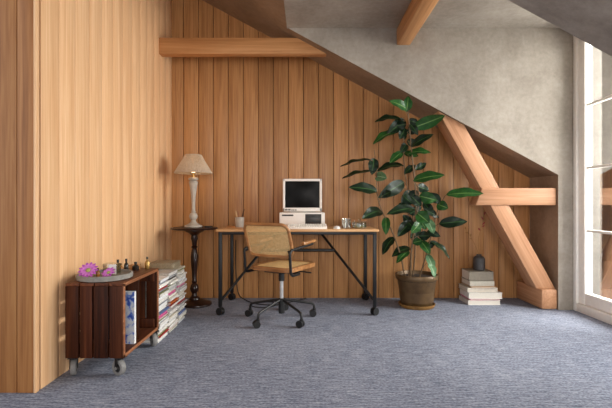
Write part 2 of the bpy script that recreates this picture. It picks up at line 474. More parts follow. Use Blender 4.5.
# ------------------------------------------------------------------ desk
DX0, DX1, DY0, DY1 = -.788, .635, 3.66, 4.27
DXc, DYc = (DX0+DX1)/2, (DY0+DY1)/2
DT = .772
desk = thing('desk', 'long wooden desk on a black metal frame with small wheels', 'desk', (DXc, DYc, 0))
def dl(x, y, z): return (x-DXc, y-DYc, z)
m = MB(); m.box(dl(DX0-.02, DY0-.012, DT-.022), dl(DX1+.02, DY1+.012, DT), .004)
m.build('desktop', M['desktop'], desk)
m = MB()
for y in (DY0+.018, DY1-.018): m.box(dl(DX0, y-.016, DT-.048), dl(DX1, y+.016, DT-.0225), .003)
for x in (DX0+.016, DX1-.016): m.box(dl(x-.016, DY0, DT-.0475), dl(x+.016, DY1, DT-.023), .003)
fr = m.build('frame', M['black'], desk)
for x in (DX0+.016, DX1-.016):
    for y in (DY0+.018, DY1-.018):
        m = MB(); m.box(dl(x-.016, y-.016, .075), dl(x+.016, y+.016, DT-.04), .004)
        lg = m.build('leg', M['black'], desk)
        m = MB()
        m.cyl(dl(x, y, .055), dl(x, y, .085), .012, seg=12)
        dd = Vector((.82, -.57, 0)).normalized()*(1 if x < 0 else -1); cc = Vector(dl(x, y, .034))
        dd.x = abs(dd.x); dd = Vector((math.sin(R(35)), -math.cos(R(35)), 0)) if x > 0 else Vector((-math.sin(R(30)), -math.cos(R(30)), 0))
        m.cyl(cc-dd*.022, cc-dd*.004, .034, seg=24); m.cyl(cc+dd*.004, cc+dd*.022, .034, seg=24); m.cyl(cc-dd*.005, cc+dd*.005, .02, seg=12)
        m.build('caster', M['blackpl'], lg)
cx = DXc
for s in (-1, 1):
    fx = cx+s*(DX1-DX0-.05)/2
    tx = cx+s*.22
    m = MB(); m.tube([dl(fx, DY0+.03, .135), dl(tx, DY1-.03, DT-.06)], .013, 10)
    m.build('brace', M['black'], desk)
tt = .70
m = MB(); yb_ = DY0+.03+(DY1-DY0-.06)*tt; zb_ = .135+(DT-.06-.135)*tt; hx = (DX1-DX0-.05)/2*(1-tt)+.22*tt
m.tube([dl(cx-hx, yb_, zb_), dl(cx+hx, yb_, zb_)], .016, 10)
m.build('crossbar', M['black'], desk)

# ------------------------------------------------------------------ computer
pc = thing('computer_case', 'flat off-white desktop computer case lying under the old monitor', 'computer', (-.037, 4.09, DT))
m = MB(); m.box((-.215, -.14, .006), (.215, .15, .145), .008)
for sx in (-.17, .17):
    for sy in (-.1, .1): m.cyl((sx, sy, 0), (sx, sy, .01), .012, seg=10)
m.build('casing', M['pc'], pc)
m = MB(); m.box((-.219, -.158, .012), (.219, -.138, .146), .006)
m.build('front_panel', M['pc'], pc)
m = MB(); m.box((.03, -.161, .030), (.185, -.155, .130), .002)
dr = m.build('drive_bay', M['pcdark'], pc)
m = MB()
for z in (.058, .103): m.box((.042, -.163, z-.004), (.172, -.159, z+.004), .001); m.box((.098, -.166, z+.006), (.118, -.159, z+.014), .001)
m.build('drive_slot', M['blackpl'], dr)
m = MB(); m.box((-.195, -.1605, .112), (-.085, -.1565, .126), .001)
m.build('badge', M['ink'], pc)
m = MB()
for i in range(8): m.box((.03+i*.019, -.1595, .018), (.041+i*.019, -.1565, .024), 0)
m.build('vent', M['ink'], pc)

mon = thing('monitor', 'boxy off-white tube monitor with a dark screen standing on the computer case', 'monitor', (-.035, 4.08, DT+.1465))
m = MB()
W, H, zb0 = .190, .318, .008
# hollow bezel ring: four bars
m.box((-W, -.13, zb0), (W, -.06, zb0+.038), .007); m.box((-W, -.13, zb0+H-.024), (W, -.06, zb0+H), .007)
m.box((-W, -.13, zb0), (-W+.022, -.06, zb0+H), .007); m.box((W-.024, -.13, zb0), (W, -.06, zb0+H), .007)
m.build('bezel', M['pc'], mon)
m = MB()
secs = [(-.062, W-.004, zb0+.004, zb0+H-.004), (-.01, W-.01, zb0+.008, zb0+H-.01), (.09, W-.05, zb0+.03, zb0+H-.06), (.17, W-.075, zb0+.04, zb0+H-.10)]
rings = []
for y, w_, z0, z1 in secs:
    rings.append([m.bm.verts.new(p) for p in ((-w_, y, z0), (w_, y, z0), (w_, y, z1), (-w_, y, z1))])
for a, b in zip(rings, rings[1:]):
    for k in range(4): m.bm.faces.new((a[k], a[(k+1) % 4], b[(k+1) % 4], b[k]))
m.bm.faces.new(rings[0]); m.bm.faces.new(rings[-1][::-1])
bmesh.ops.recalc_face_normals(m.bm, faces=m.bm.faces[:])
m.build('housing', M['pc'], mon)
m = MB(); nx, nz = 16, 14; sx0, sx1, sz0, sz1 = -W+.02, W-.022, zb0+.036, zb0+H-.022
g = [[m.bm.verts.new((sx0+(sx1-sx0)*i/nx, -.112-.014*(1-(2*i/nx-1)**2)*(1-(2*j/nz-1)**2)*1.0, sz0+(sz1-sz0)*j/nz)) for i in range(nx+1)] for j in range(nz+1)]
for j in range(nz):
    for i in range(nx): m.bm.faces.new((g[j][i], g[j][i+1], g[j+1][i+1], g[j+1][i]))
m.build('screen', M['crt'], mon)
m = MB()
for i, (a, b) in enumerate(((0, .02), (.023, .03), (.033, .052), (.056, .066), (.069, .09), (.094, .112))):
    m.box((-W+.022+a, -.1318, zb0+.012), (-W+.022+b, -.129, zb0+.020+(.004 if i in (0, 2) else 0)), 0)
m.build('badge', M['ink'], mon)
m = MB(); m.lathe([(.0, 0), (.12, 0), (.125, .004), (.10, .009), (0, .010)]); m.build('foot', M['pc2'], mon)

kb = thing('keyboard', 'off-white computer keyboard in front of the computer case', 'keyboard', (.005, 3.775, DT))
m = MB(); m.prism([(-.085, 0), (.085, 0), (.085, .032), (.06, .036), (-.085, .014)], -.185, .185, 'x', .003)
m.build('keyboard_case', M['pc'], kb)
m = MB()
ang = math.atan2(.022, .145)
for r_ in range(5):
    yy = -.066+r_*.026
    for c_ in range(16):
        xx = -.172+c_*.0225
        zz = .014+(yy+.085)*math.tan(ang)
        m.box((xx, yy, zz-.002), (xx+.019, yy+.021, zz+.010), .003, seg=1)
m.build('key_rows', M['pc2'], kb)['kind'] = 'stuff'

mo = thing('computer_mouse', 'small white computer mouse beside the keyboard on the desk', 'mouse', (.285, 3.77, DT))
m = MB(); m.ball((0, 0, .002), 1, (.034, .054, .024), 20)
for v in m.bm.verts:
    if v.co.z < 0: v.co.z = 0
m.build('shell', M['labelw'], mo)
m = MB(); m.box((-.001, 0, .018), (.001, .046, .0262)); m.build('button_seam', M['pc2'], mo)

# pencil pot
pp = tag(MB().lathe([(0, 0), (.040, 0), (.043, .005), (.046, .095), (.047, .098), (.043, .098), (.041, .02), (0, .012)], seg=28).build('pencil_pot', M['cup'], loc=(-.655, 4.02, DT)), 'pale grey cup holding pencils at the left end of the desk', 'cup')
pens = [((-.02, .005), (-.055, .01), (178, 128, 70), 'tan pencil leaning left in the pale cup'), ((.012, -.01), (-.016, -.01), (150, 88, 50), 'reddish brown pencil standing nearly upright in the pale cup'), ((.006, .012), (.05, .0), (60, 44, 36), 'dark pencil leaning right in the pale cup'), ((-.01, -.012), (-.036, -.02), (206, 170, 120), 'pale wooden pencil in the middle of the pale cup')]
for (a, b, c, lb) in pens:
    o = bpy.data.objects
    p0 = Vector((a[0]*.6, a[1]*.6, .018)); p1 = Vector((b[0], b[1], .175+random.uniform(-.02, .02)))
    th = thing('pencil', lb, 'pencil', (-.655, 4.02, DT), group='pencils in the cup')
    d = (p1-p0).normalized()
    MB().tube([p0, p1-d*.016], .0042, 6).build('pencil_body', plain('pencil_paint', c, .5), th)
    MB().tube([p1-d*.016, p1], [.0042, .0006], 6).build('pencil_tip', M['boxwood'], th)

# glass, glass dish, small wooden box on the right of the desk
m = MB(); m.lathe([(0, .0), (.036, 0), (.040, .004), (.044, .092), (.0415, .092), (.037, .008), (0, .008)], seg=32)
tag(m.build('drinking_glass', M['jar'], loc=(.375, 3.80, DT)), 'clear short drinking glass standing on the desk beside the mouse', 'glass')
gd = thing('glass_jar', 'low wide glass jar with olive contents at the right end of the desk', 'jar', (.50, 3.83, DT))
m = MB(); m.lathe([(0, 0), (.062, 0), (.070, .010), (.072, .050), (.066, .058), (.062, .058), (.066, .050), (.064, .012), (0, .008)], seg=36); m.build('jar_body', M['jar'], gd)
m = MB(); m.lathe([(0, .009), (.058, .009), (.062, .014), (.0625, .034), (.03, .042), (0, .038)], seg=30); m.build('contents', M['sage'], gd)
m = MB(); m.lathe([(.068, .0575), (.070, .062), (.060, .070), (.014, .074), (.012, .082), (.016, .088), (0, .092)], seg=36); m.build('lid', M['jar'], gd)
wb = thing('wooden_box', 'small open wooden box behind the glasses on the desk', 'box', (.475, 4.06, DT))
m = MB()
m.box((-.115, -.06, 0), (.115, .06, .01), .002)
m.box((-.115, -.06, 0), (.115, -.05, .075), .002); m.box((-.115, .05, 0), (.115, .06, .075), .002)
m.box((-.115, -.05, 0), (-.105, .05, .075), .002); m.box((.105, -.05, 0), (.115, .05, .075), .002)
m.build('box_body', M['boxwood'], wb)

# ------------------------------------------------------------------ cables
m = MB()
m.tube(smooth_path([(-.74, 4.30, .62), (-.745, 4.31, .30), (-.72, 4.30, .04), (-.64, 4.24, .006), (-.50, 4.05, .006), (-.30, 4.0, .006), (-.22, 4.1, .006), (-.45, 4.18, .006), (-.58, 4.0, .006), (-.40, 3.88, .006), (-.15, 4.15, .006), (0, 4.30, .006)], 3), .005, 8)
tag(m.build('power_cord', M['cable']), 'black power cord hanging behind the desk and looping on the carpet', 'cord')

# ------------------------------------------------------------------ swivel chair
chair = thing('office_chair', 'cane and bentwood swivel armchair on a black five-wheeled base', 'chair', (-.212, 3.54, 0), R(-29))
# base keeps its own angle: two casters point toward the viewer
ba = R(29)
m = MB(); m.cyl((0, 0, .055), (0, 0, .185), .026, seg=20); m.lathe([(.026, .185), (.034, .18), (.034, .15), (.026, .145)], seg=20)
hub = m.build('hub', M['blackpl'], chair)
for k in range(5):
    a = -PI/2+R(36)+k*R(72)+ba
    d = Vector((math.cos(a), math.sin(a), 0))
    m = MB()
    m.tube(round_path([d*.02+Vector((0, 0, .172)), d*.25+Vector((0, 0, .125)), d*.295+Vector((0, 0, .112)), d*.30+Vector((0, 0, .06))], .03), .0105, 10)
    lg = m.build('base_leg', M['black'], chair)
    tn = Vector((-d.y, d.x, 0))
    ca = random.uniform(0, 6.28); cd = Vector((math.cos(ca), math.sin(ca), 0)); ct = Vector((-cd.y, cd.x, 0))
    m = MB(); c = d*.30+cd*.012+Vector((0, 0, .030))
    m.cyl(c-ct*.024, c-ct*.006, .030, seg=24); m.cyl(c+ct*.006, c+ct*.024, .030, seg=24); m.cyl(c-ct*.007, c+ct*.007, .012, seg=12)
    m.cyl(d*.30+Vector((0, 0, .035)), d*.30+Vector((0, 0, .072)), .014, seg=12)
    m.build('caster', M['blackpl'], lg)
m = MB(); m.cyl((0, 0, .18), (0, 0, .335), .017, seg=18); m.build('gas_lift', M['chrome'], chair)
m = MB(); m.cyl((0, 0, .335), (0, 0, .43), .026, seg=18); m.box((-.10, -.12, .418), (.10, .12, .441), .004)
m.tube([(.0, .0, .425), (.20, .05, .420), (.26, .06, .416)], .006, 8)
m.build('tilt_mechanism', M['blackpl'], chair)
def rrect(w_, h_, r_, n=6):
    out = []
    for (cx_, cz_, a0) in ((w_/2-r_, h_/2-r_, 0), (-w_/2+r_, h_/2-r_, 90), (-w_/2+r_, -h_/2+r_, 180), (w_/2-r_, -h_/2+r_, 270)):
        for k in range(n+1):
            a = R(a0+90*k/n); out.append((cx_+r_*math.cos(a), cz_+r_*math.sin(a)))
    return out
sy0 = .045
# seat: bentwood rim + cane panel
outer, inner = rrect(.41, .48, .07), rrect(.335, .405, .045)
def ring(m, o_, i_, z0, z1, oy, bev=True):
    n = len(o_)
    A = [m.bm.verts.new((p[0], p[1]+oy, z0)) for p in o_]; B = [m.bm.verts.new((p[0], p[1]+oy, z1-.006)) for p in o_]
    B2 = [m.bm.verts.new((p[0]*.975, p[1]*.975+oy, z1)) for p in o_]
    C_ = [m.bm.verts.new((p[0], p[1]+oy, z1-.002)) for p in i_]; D = [m.bm.verts.new((p[0], p[1]+oy, z0)) for p in i_]
    L = [A, B, B2, C_, D]
    for a, b in zip(L, L[1:]+[A]):
        for k in range(n): m.bm.faces.new((a[k], a[(k+1) % n], b[(k+1) % n], b[k]))
    bmesh.ops.recalc_face_normals(m.bm, faces=m.bm.faces[:])
m = MB(); ring(m, outer, inner, .442, .478, sy0)
seat = m.build('seat_frame', M['bent'], chair)
m = MB(); m.prism([(p[0]*1.01, p[1]*1.01+sy0) for p in inner], .462, .4735, 'z')
m.build('seat_cane', M['cane_seat'], chair)
# backrest: curved panel, leaning back a little
bw, bh = .43, .265
def bend(x_, z_, off=0):
    y_ = -.205 - .06*(1-(x_/(bw/2))**2)*.6 - (z_)*.36 + off
    return Vector((x_, y_, .703+z_))
pts = rrect(bw, bh, .055, 5); dens = []
for i, p in enumerate(pts):
    q = pts[(i+1) % len(pts)]; nseg = max(1, int(math.hypot(q[0]-p[0], q[1]-p[1])/.04))
    for k in range(nseg): dens.append((p[0]+(q[0]-p[0])*k/nseg, p[1]+(q[1]-p[1])*k/nseg))
m = MB(); m.tube([bend(*p) for p in dens], .0135, 10, closed=True)
bk = m.build('backrest_frame', M['bent'], chair)
m = MB(); nx, nz = 14, 6
g = [[m.bm.verts.new(bend((-bw/2+.008)+(bw-.016)*i/nx, (-bh/2+.008)+(bh-.016)*j/nz)) for i in range(nx+1)] for j in range(nz+1)]
for j in range(nz):
    for i in range(nx): m.bm.faces.new((g[j][i], g[j][i+1], g[j+1][i+1], g[j+1][i]))
m.build('backrest_cane', M['cane'], chair)
for s in (-1, 1):
    m = MB()
    X = s*.225
    m.tube(round_path([(s*.06, -.06, .425), (X, -.06, .425), (X, -.215, .425), (X, -.235, .628), (X, .15, .655)], .04), .0115, 10)
    m.tube([(X, -.232, .60), (s*.20, -.212, .62)], .009, 8)
    af = m.build('arm_frame', M['black'], chair)
    m = MB(); m.box((X-.020, -.03, .0), (X+.020, .19, .026), .010, M=Matrix.Translation((0, 0, .655))@Matrix.Rotation(R(4), 4, 'X')); m.build('arm_pad', M['bent'], af)

# ------------------------------------------------------------------ side table and lamp
stx, sty = -1.105, 4.04
sd = thing('side_table', 'dark turned wooden pedestal side table left of the desk', 'side table', (stx, sty, 0))
m = MB(); m.lathe([(0, .740), (.10, .740), (.205, .748), (.222, .752), (.226, .760), (.222, .768), (.205, .770), (.20, .766), (0, .766)], seg=56); m.build('tabletop', M['darkwood'], sd)
m = MB(); m.lathe([(0, .058), (.055, .058), (.050, .075), (.030, .09), (.026, .12), (.040, .145), (.044, .17), (.034, .20), (.022, .215), (.028, .235), (.022, .25), (.026, .33), (.034, .42), (.036, .48), (.026, .54), (.020, .56), (.034, .575), (.020, .59), (.026, .63), (.036, .66), (.030, .69), (.06, .715), (.10, .735), (.10, .742), (0, .742)], seg=32); m.build('pedestal', M['darkwood'], sd)
m = MB(); m.lathe([(0, 0), (.135, 0), (.140, .008), (.138, .022), (.122, .032), (.085, .042), (.055, .058), (0, .060)], c=(.03, 0, 0), seg=48); m.build('base', M['darkwood'], sd)
lt = .768
lamp = thing('table_lamp', 'grey candlestick table lamp with a pleated beige shade on the dark side table', 'lamp', (stx-.01, sty, lt))
m = MB(); m.lathe([(0, 0), (.078, 0), (.086, .006), (.084, .020), (.066, .028), (.040, .042), (.028, .058), (.022, .075), (.036, .090), (.042, .112), (.034, .136), (.018, .150), (.024, .158), (.018, .168), (.017, .22), (.023, .32), (.033, .385), (.041, .43), (.046, .452), (.030, .462), (.048, .472), (.050, .484), (.030, .496), (0, .50)], seg=32)
m.build('lamp_base', M['stone'], lamp)
m = MB(); m.cyl((0, 0, .495), (0, 0, .545), .013, seg=14); m.build('socket', M['brass'], lamp)
m = MB(); m.ball((0, 0, .565), .024, (1, 1, 1.2)); m.build('bulb', M['bulb'], lamp)
m = MB(); seg = 112
prof = [(.182, .515), (.150, .563), (.110, .625), (.078, .712)]
prof = [(.182, .538), (.148, .596), (.112, .654), (.079, .716)]
rings = []
for r_, z_ in prof:
    rings.append([m.bm.verts.new(((r_+(.0035 if k % 2 else -.0035))*math.cos(2*PI*k/seg), (r_+(.0035 if k % 2 else -.0035))*math.sin(2*PI*k/seg), z_)) for k in range(seg)])
for a, b in zip(rings, rings[1:]):
    for k in range(seg): m.bm.faces.new((a[k], a[(k+1) % seg], b[(k+1) % seg], b[k]))
for r_, z_ in ((.182, .538), (.079, .716)): m.tube([(r_*math.cos(2*PI*k/40), r_*math.sin(2*PI*k/40), z_) for k in range(40)], .004, 6, closed=True)
for k in range(3): m.tube([(.0, 0, .712), (.077*math.cos(k*2.094), .077*math.sin(k*2.094), .716)], .0025, 6)
m.cyl((0, 0, .545), (0, 0, .713), .0025, seg=6)
m.build('lamp_shade', M['shade'], lamp, sharp=5)
m = MB(); m.tube(smooth_path([(.096, -.03, .0045), (.12, -.07, .0045), (.17, -.085, .0045), (.205, -.04, .0045), (.19, .02, .0045), (.15, .025, .0045), (.13, -.01, .009), (.15, -.05, .012), (.185, -.04, .012), (.185, .0, .012), (.16, .01, .014)], 3), .0035, 6)
lc = thing('lamp_cord', 'black lamp cord with an inline switch lying on the dark side table', 'cord', (stx-.01, sty, lt))
m.build('cord', M['cable'], lc)
m = MB(); m.box((.135, -.098, .0025), (.185, -.074, .020), .005); m.build('switch', M['blackpl'], lc)

# ------------------------------------------------------------------ potted plant
PX, PY = 1.085, 4.0
plant = thing('potted_plant', 'tall rubber plant with dark glossy leaves in a bronze pot', 'plant', (PX, PY, 0))
m = MB(); m.lathe([(0, .022), (.148, .022), (.152, .028), (.186, .262), (.188, .268), (.202, .270), (.206, .278), (.206, .312), (.202, .318), (.192, .318), (.188, .310), (.183, .27), (.160, .06), (0, .05)], seg=48); pot = m.build('pot', M['pot'], plant)
m = MB(); m.lathe([(0, .004), (.158, .004), (.162, 0), (.166, .003), (.176, .032), (.172, .034), (.160, .014), (0, .012)], seg=48); m.build('saucer', M['saucer'], plant)
m = MB(); m.lathe([(0, .292), (.10, .290), (.187, .284), (.187, .26), (0, .26)], seg=36); m.build('soil', M['soil'], plant)
def P(px, py, y): return Vector(((px-306)*y/408, y, 1-(py-204)*y/408))
def L(px, py, y): return P(px, py, y)-Vector((PX, PY, 0))
# stems: lists of points (picture column, row, depth)
stems = {
 'a': ([(409, 278, 4.00), (412, 245, 4.00), (417, 205, 3.98), (413, 165, 3.96), (410, 135, 3.92), (408, 108, 3.89)], .0075),
 'b': ([(405, 277, 3.97), (400, 252, 3.92), (390, 226, 3.90), (380, 208, 3.88), (376, 190, 3.88), (377, 170, 3.90), (374, 150, 3.92)], .006),
 'c': ([(413, 278, 4.06), (416, 240, 4.10), (411, 205, 4.12), (404, 170, 4.12), (403, 140, 4.04), (404, 117, 3.96)], .006),
 'd': ([(419, 279, 3.97), (427, 252, 3.93), (434, 225, 3.90), (438, 208, 3.88), (445, 196, 3.86)], .0055),
 'e': ([(411, 280, 3.90), (411, 250, 3.84), (415, 225, 3.80), (420, 198, 3.78), (417, 184, 3.80)], .0055),
}
# leaves: base, tip, apparent breadth in picture units, stem, depth shift of the tip, tone
leaves = [
 (408, 110, 391, 102, 8, 'a', -.06, 1), (406, 112, 408, 98, 8, 'a', .02, 1), (402, 120, 378, 122, 6, 'c', -.05, 0),
 (405, 120, 389, 133, 11, 'c', -.08, 0), (398, 131, 376, 143, 6, 'c', -.10, 1), (371, 160, 344, 166, 3, 'b', -.05, 0),
 (375, 172, 346, 178, 3.2, 'b', -.08, 0), (374, 158, 372, 173, 9, 'b', -.02, 0), (376, 176, 386, 178, 9, 'b', -.12, 2),
 (404, 166, 380, 171, 6, 'c', -.05, 0), (377, 191, 352, 188, 9, 'b', -.06, 0), (404, 182, 381, 196, 12, 'c', -.14, 0),
 (402, 152, 391, 162, 7, 'c', -.08, 1), (404, 153, 417, 156, 6, 'c', -.08, 1), (407, 132, 416, 128, 8, 'a', -.05, 0),
 (406, 144, 401, 152, 7, 'c', -.05, 0), (412, 128, 441, 117, 11, 'a', -.14, 1), (411, 147, 431, 136, 7, 'a', -.08, 0),
 (407, 154, 428, 153, 6, 'a', -.10, 1), (410, 124, 417, 134, 6, 'a', -.04, 0), (413, 181, 441, 176, 8, 'e', -.12, 1),
 (446, 195, 479, 194, 8, 'd', -.10, 1), (411, 191, 402, 202, 9, 'c', -.08, 0), (415, 209, 390, 214, 7, 'e', -.10, 0),
 (419, 196, 435, 200, 10, 'e', -.05, 1), (437, 204, 447, 208, 9, 'd', -.06, 1), (409, 203, 397, 210, 5, 'c', -.06, 0),
 (424, 209, 437, 217, 6, 'd', .0, 0), (417, 213, 428, 222, 11, 'e', -.06, 1), (427, 219, 433, 232, 8, 'd', -.10, 2),
 (439, 224, 464, 222, 9, 'd', -.08, 0), (381, 211, 364, 218, 8, 'b', -.22, 0), (386, 217, 386, 233, 7, 'b', -.08, 1),
 (411, 221, 399, 235, 9, 'a', -.12, 0), (394, 237, 384, 253, 6, 'b', -.08, 0), (410, 248, 394, 256, 5, 'a', -.1, 0),
 (409, 251, 398, 262, 5, 'a', -.08, 1), (412, 243, 421, 241, 7, 'e', -.06, 1), (418, 236, 429, 236, 8, 'e', -.06, 0),
 (421, 241, 429, 253, 8, 'd', -.08, 1), (427, 231, 439, 236, 6, 'd', -.05, 0), (429, 241, 447, 257, 5, 'd', -.05, 0),
 (427, 254, 433, 270, 7, 'd', -.08, 2), (428, 262, 434, 276, 6, 'd', -.10, 2), (413, 225, 404, 216, 8, 'c', .0, 0),
 (418, 191, 409, 199, 8, 'a', .02, 0), (415, 170, 425, 164, 6, 'a', .06, 0), (405, 140, 398, 126, 7, 'c', .05, 0),
 (420, 222, 412, 232, 8, 'e', -.05, 1), (432, 214, 424, 203, 8, 'd', .06, 0), (404, 174, 414, 166, 6, 'c', .05, 0),
 (410, 238, 420, 228, 8, 'c', .05, 0), (440, 203, 430, 194, 8, 'd', .02, 0), (406, 124, 394, 126, 8, 'a', .04, 0), (408, 120, 418, 124, 6, 'a', .0, 0), (407, 140, 415, 145, 7, 'a', .0, 0), (404, 188, 394, 184, 7, 'c', .0, 0), (411, 196, 420, 205, 8, 'e', .0, 0), (408, 222, 416, 232, 8, 'a', -.08, 0), (425, 246, 434, 244, 6, 'd', .0, 0), (413, 204, 404, 196, 8, 'a', -.1, 0), (418, 186, 428, 190, 8, 'e', .04, 0), (416, 216, 425, 228, 8, 'c', .0, 1), (405, 128, 400, 138, 8, 'c', -.05, 0), (382, 196, 390, 192, 7, 'b', -.05, 0), (409, 214, 420, 208, 8, 'c', .03, 0),
]
def stem_depth(key, py):
    pts = stems[key][0]
    return min(pts, key=lambda q: abs(q[1]-py))[2]
def stem_near(key, px, py):
    best = None
    pts = stems[key][0]
    for a, b in zip(pts, pts[1:]):
        for k in range(9):
            t_ = k/8; q = [a[i]+(b[i]-a[i])*t_ for i in range(3)]
            # petiole leaves the stem a little below the blade
            d = (q[0]-px)**2+(q[1]-(py+7))**2
            if best is None or d < best[0]: best = (d, q)
    return best[1]
rnd = random.Random(5)
fol = {k: MB() for k in stems}
for k in fol: fol[k].uvs = []
for (bx, by, tx, ty, wpx, key, dz, tone) in leaves:
    mb = fol[key]
    q = stem_near(key, bx, by)
    yb = q[2]-rnd.uniform(-.03, .05)
    yt = min(4.28, max(3.66, yb+dz))
    A, B = L(bx, by, yb), L(tx, ty, yt)
    B = A+(B-A)*1.13
    ax = B-A; ln = ax.length; axn = ax.normalized()
    # breadth direction: partly in the picture plane, partly in depth, so blades face up and outward
    view = Vector((0, 1, 0)); pp_ = axn.cross(view).normalized()
    if pp_.z > 0: pp_ = -pp_
    wreal = max(.43*ln, .05) if ln < .3 else .36*ln
    wpx *= 1.15; wreal = max(wreal, wpx*.0098)
    ct = min(1, wpx*.0098/wreal); sn = math.sqrt(max(0, 1-ct*ct))
    side = (pp_*ct - view*sn); side = (side-axn*side.dot(axn)).normalized()
    nor = side.cross(axn).normalized()
    if nor.z < 0: nor = -nor
    droop = ln*rnd.uniform(.06, .14)
    nl, nw = 12, 6
    mb.mi = (0, 1, 3)[tone]
    grid = []
    for i in range(nl+1):
        t_ = i/nl
        hw = wreal/2*(math.sin(PI*min(1, t_**.82))**.75)*(1 if t_ < .97 else .5)
        hw = max(hw, .0012)
        c = A+ax*t_+nor*(droop*4*t_*(1-t_))*.8
        row = []
        for j in range(nw+1):
            u_ = 2*j/nw-1
            row.append(mb.bm.verts.new(c+side*(u_*hw)+nor*(abs(u_)**1.3*hw*.22+.006*math.sin(t_*14+j)*abs(u_))))
        grid.append(row)
    uvl = mb.bm.loops.layers.uv.verify()
    for i in range(nl):
        for j in range(nw):
            f = mb.bm.faces.new((grid[i][j], grid[i][j+1], grid[i+1][j+1], grid[i+1][j])); f.material_index = mb.mi
            for lp, (ii, jj) in zip(f.loops, ((i, j), (i, j+1), (i+1, j+1), (i+1, j))): lp[uvl].uv = (jj/nw, ii/nl)
    # petiole
    s0 = L(*q)
    mb.mi = 2
    mb.tube(smooth_path([s0, s0.lerp(A, .5)+Vector((0, 0, .01)), A, A+ax*.08], 1), [.0028]*10 if False else .0028, 6)
for k, (pts, r_) in stems.items():
    m = MB(); pth = smooth_path([L(*p) for p in pts], 2)
    m.tube(pth, [r_*1.3*(1-.5*i/(len(pth)-1)) for i in range(len(pth))], 8)
    st = m.build('stem', M['stem'], plant)
    fol[k].build('foliage', [M['leaf'], M['leaf2'], M['stem'], M['leaf_refl']], st, sharp=60)

# ------------------------------------------------------------------ books by the niche, vase, twigs
bx0 = 1.60
books = [  # x0, x1, y0, y1, thickness, cover colour, label
 (1.605, 1.925, 4.035, 4.285, .046, (222, 216, 208), 'white paperback at the bottom of the floor book stack'),
 (1.625, 1.925, 4.045, 4.285, .014, (206, 84, 130), 'thin pink book second from the floor in the stack'),
 (1.615, 1.945, 4.035, 4.290, .060, (232, 228, 222), 'thick white book just above the thin pink one'),
 (1.600, 1.900, 4.050, 4.285, .046, (196, 186, 172), 'pale grey book below the thin ochre one in the floor stack'),
 (1.640, 1.885, 4.040, 4.270, .013, (186, 130, 66), 'thin ochre book in the middle of the floor stack'),
 (1.625, 1.870, 4.050, 4.270, .052, (176, 168, 154), 'grey hardback just above the thin ochre book'),
 (1.625, 1.865, 4.055, 4.270, .092, (124, 114, 100), 'thick grey-brown hardback on top of the floor stack under the vase'),
]
def make_book(x0, x1, y0, y1, th, col, label, z, name, group, rz=0, cat='book', spine='-x'):
    cx_, cy_ = (x0+x1)/2, (y0+y1)/2; a, b = (x1-x0)/2, (y1-y0)/2
    root = thing(name, label, cat, (cx_, cy_, z), rz, group)
    cm = plain('cover_paint', col, .55, var=.1, scale=40)
    ct = min(.004, th*.18)
    m = MB()
    m.box((-a, -b, 0), (a, b, ct), .0008, seg=1); m.box((-a, -b, th-ct), (a, b, th), .0008, seg=1)
    if spine == '-y': m.box((-a, -b, 0), (a, -b+ct, th), .0008, seg=1)
    else: m.box((-a, -b, 0), (-a+ct, b, th), .0008, seg=1)
    m.build('cover', cm, root)
    m = MB(); m.box((-a+ct, -b+.004, ct*.9), (a-.005, b-.004, th-ct*.9))
    if spine == '-y':
        m.bm.free(); m = MB(); m.box((-a+.005, -b+ct, ct*.9), (a-.004, b-.005, th-ct*.9))
    m.build('pages', M['pages'], root)
    return root
z = 0
angs = [0, 3, -2, 2, -4, 1.5, -2]
for (bk_, an) in zip(books, angs):
    make_book(*bk_, z, 'book', 'books stacked on the carpet by the niche', R(an)*.5, spine='-y' if 'grey' in bk_[6] else '-x'); z += bk_[4]+.0008
vz = z
m = MB(); m.lathe([(0, 0), (.050, 0), (.056, .006), (.057, .02), (.057, .105), (.054, .122), (.042, .138), (.026, .146), (.024, .156), (.027, .160), (.021, .160), (.019, .146), (0, .13)], seg=36)
VX, VY = 1.76, 4.15
tag(m.build('vase', M['vase'], loc=(VX, VY, vz)), 'charcoal ribbed vase standing on top of the floor book stack', 'vase')
def twig(lb, pts, buds, bm_, tw='twig'):
    th = thing('twig', lb, 'twig', (VX, VY, vz), group='dry twigs in the charcoal vase')
    m = MB(); pth = smooth_path(pts, 2); m.tube(pth, [.0024-.0012*i/len(pth) for i in range(len(pth))], 6)
    st = m.build('twig_stem', M['twig'], th)
    if buds:
        for (c, d) in buds:
            m = MB(); m.tube([c, Vector(c)+Vector(d)*.5, Vector(c)+Vector(d)], [.002, .008, .001], 8); m.build('bud', bm_, th)
twig('thin twig with red buds rising out of the charcoal vase', [(0.004, 0, .150), (.004, 0, .17), (-.01, .01, .30), (.02, 0, .42), (.05, -.01, .56)],
     [((.012, 0, .40), (-.022, .0, .03)), ((.03, -.005, .46), (.03, 0, .03)), ((.04, -.008, .51), (-.02, 0, .035)), ((.05, -.01, .56), (.012, 0, .04)), ((.03, 0, .44), (.028, .0, .012))], M['bud'])
twig('dry ochre twig leaning left out of the charcoal vase', [(-.004, 0, .150), (-.006, .0, .17), (-.04, .02, .27), (-.08, .02, .34), (-.12, .03, .41)],
     [((-.06, .02, .31), (-.03, 0, .012)), ((-.08, .02, .34), (.01, 0, .03)), ((-.10, .025, .375), (-.03, 0, .006)), ((-.12, .03, .41), (-.012, 0, .03))], M['twig'])

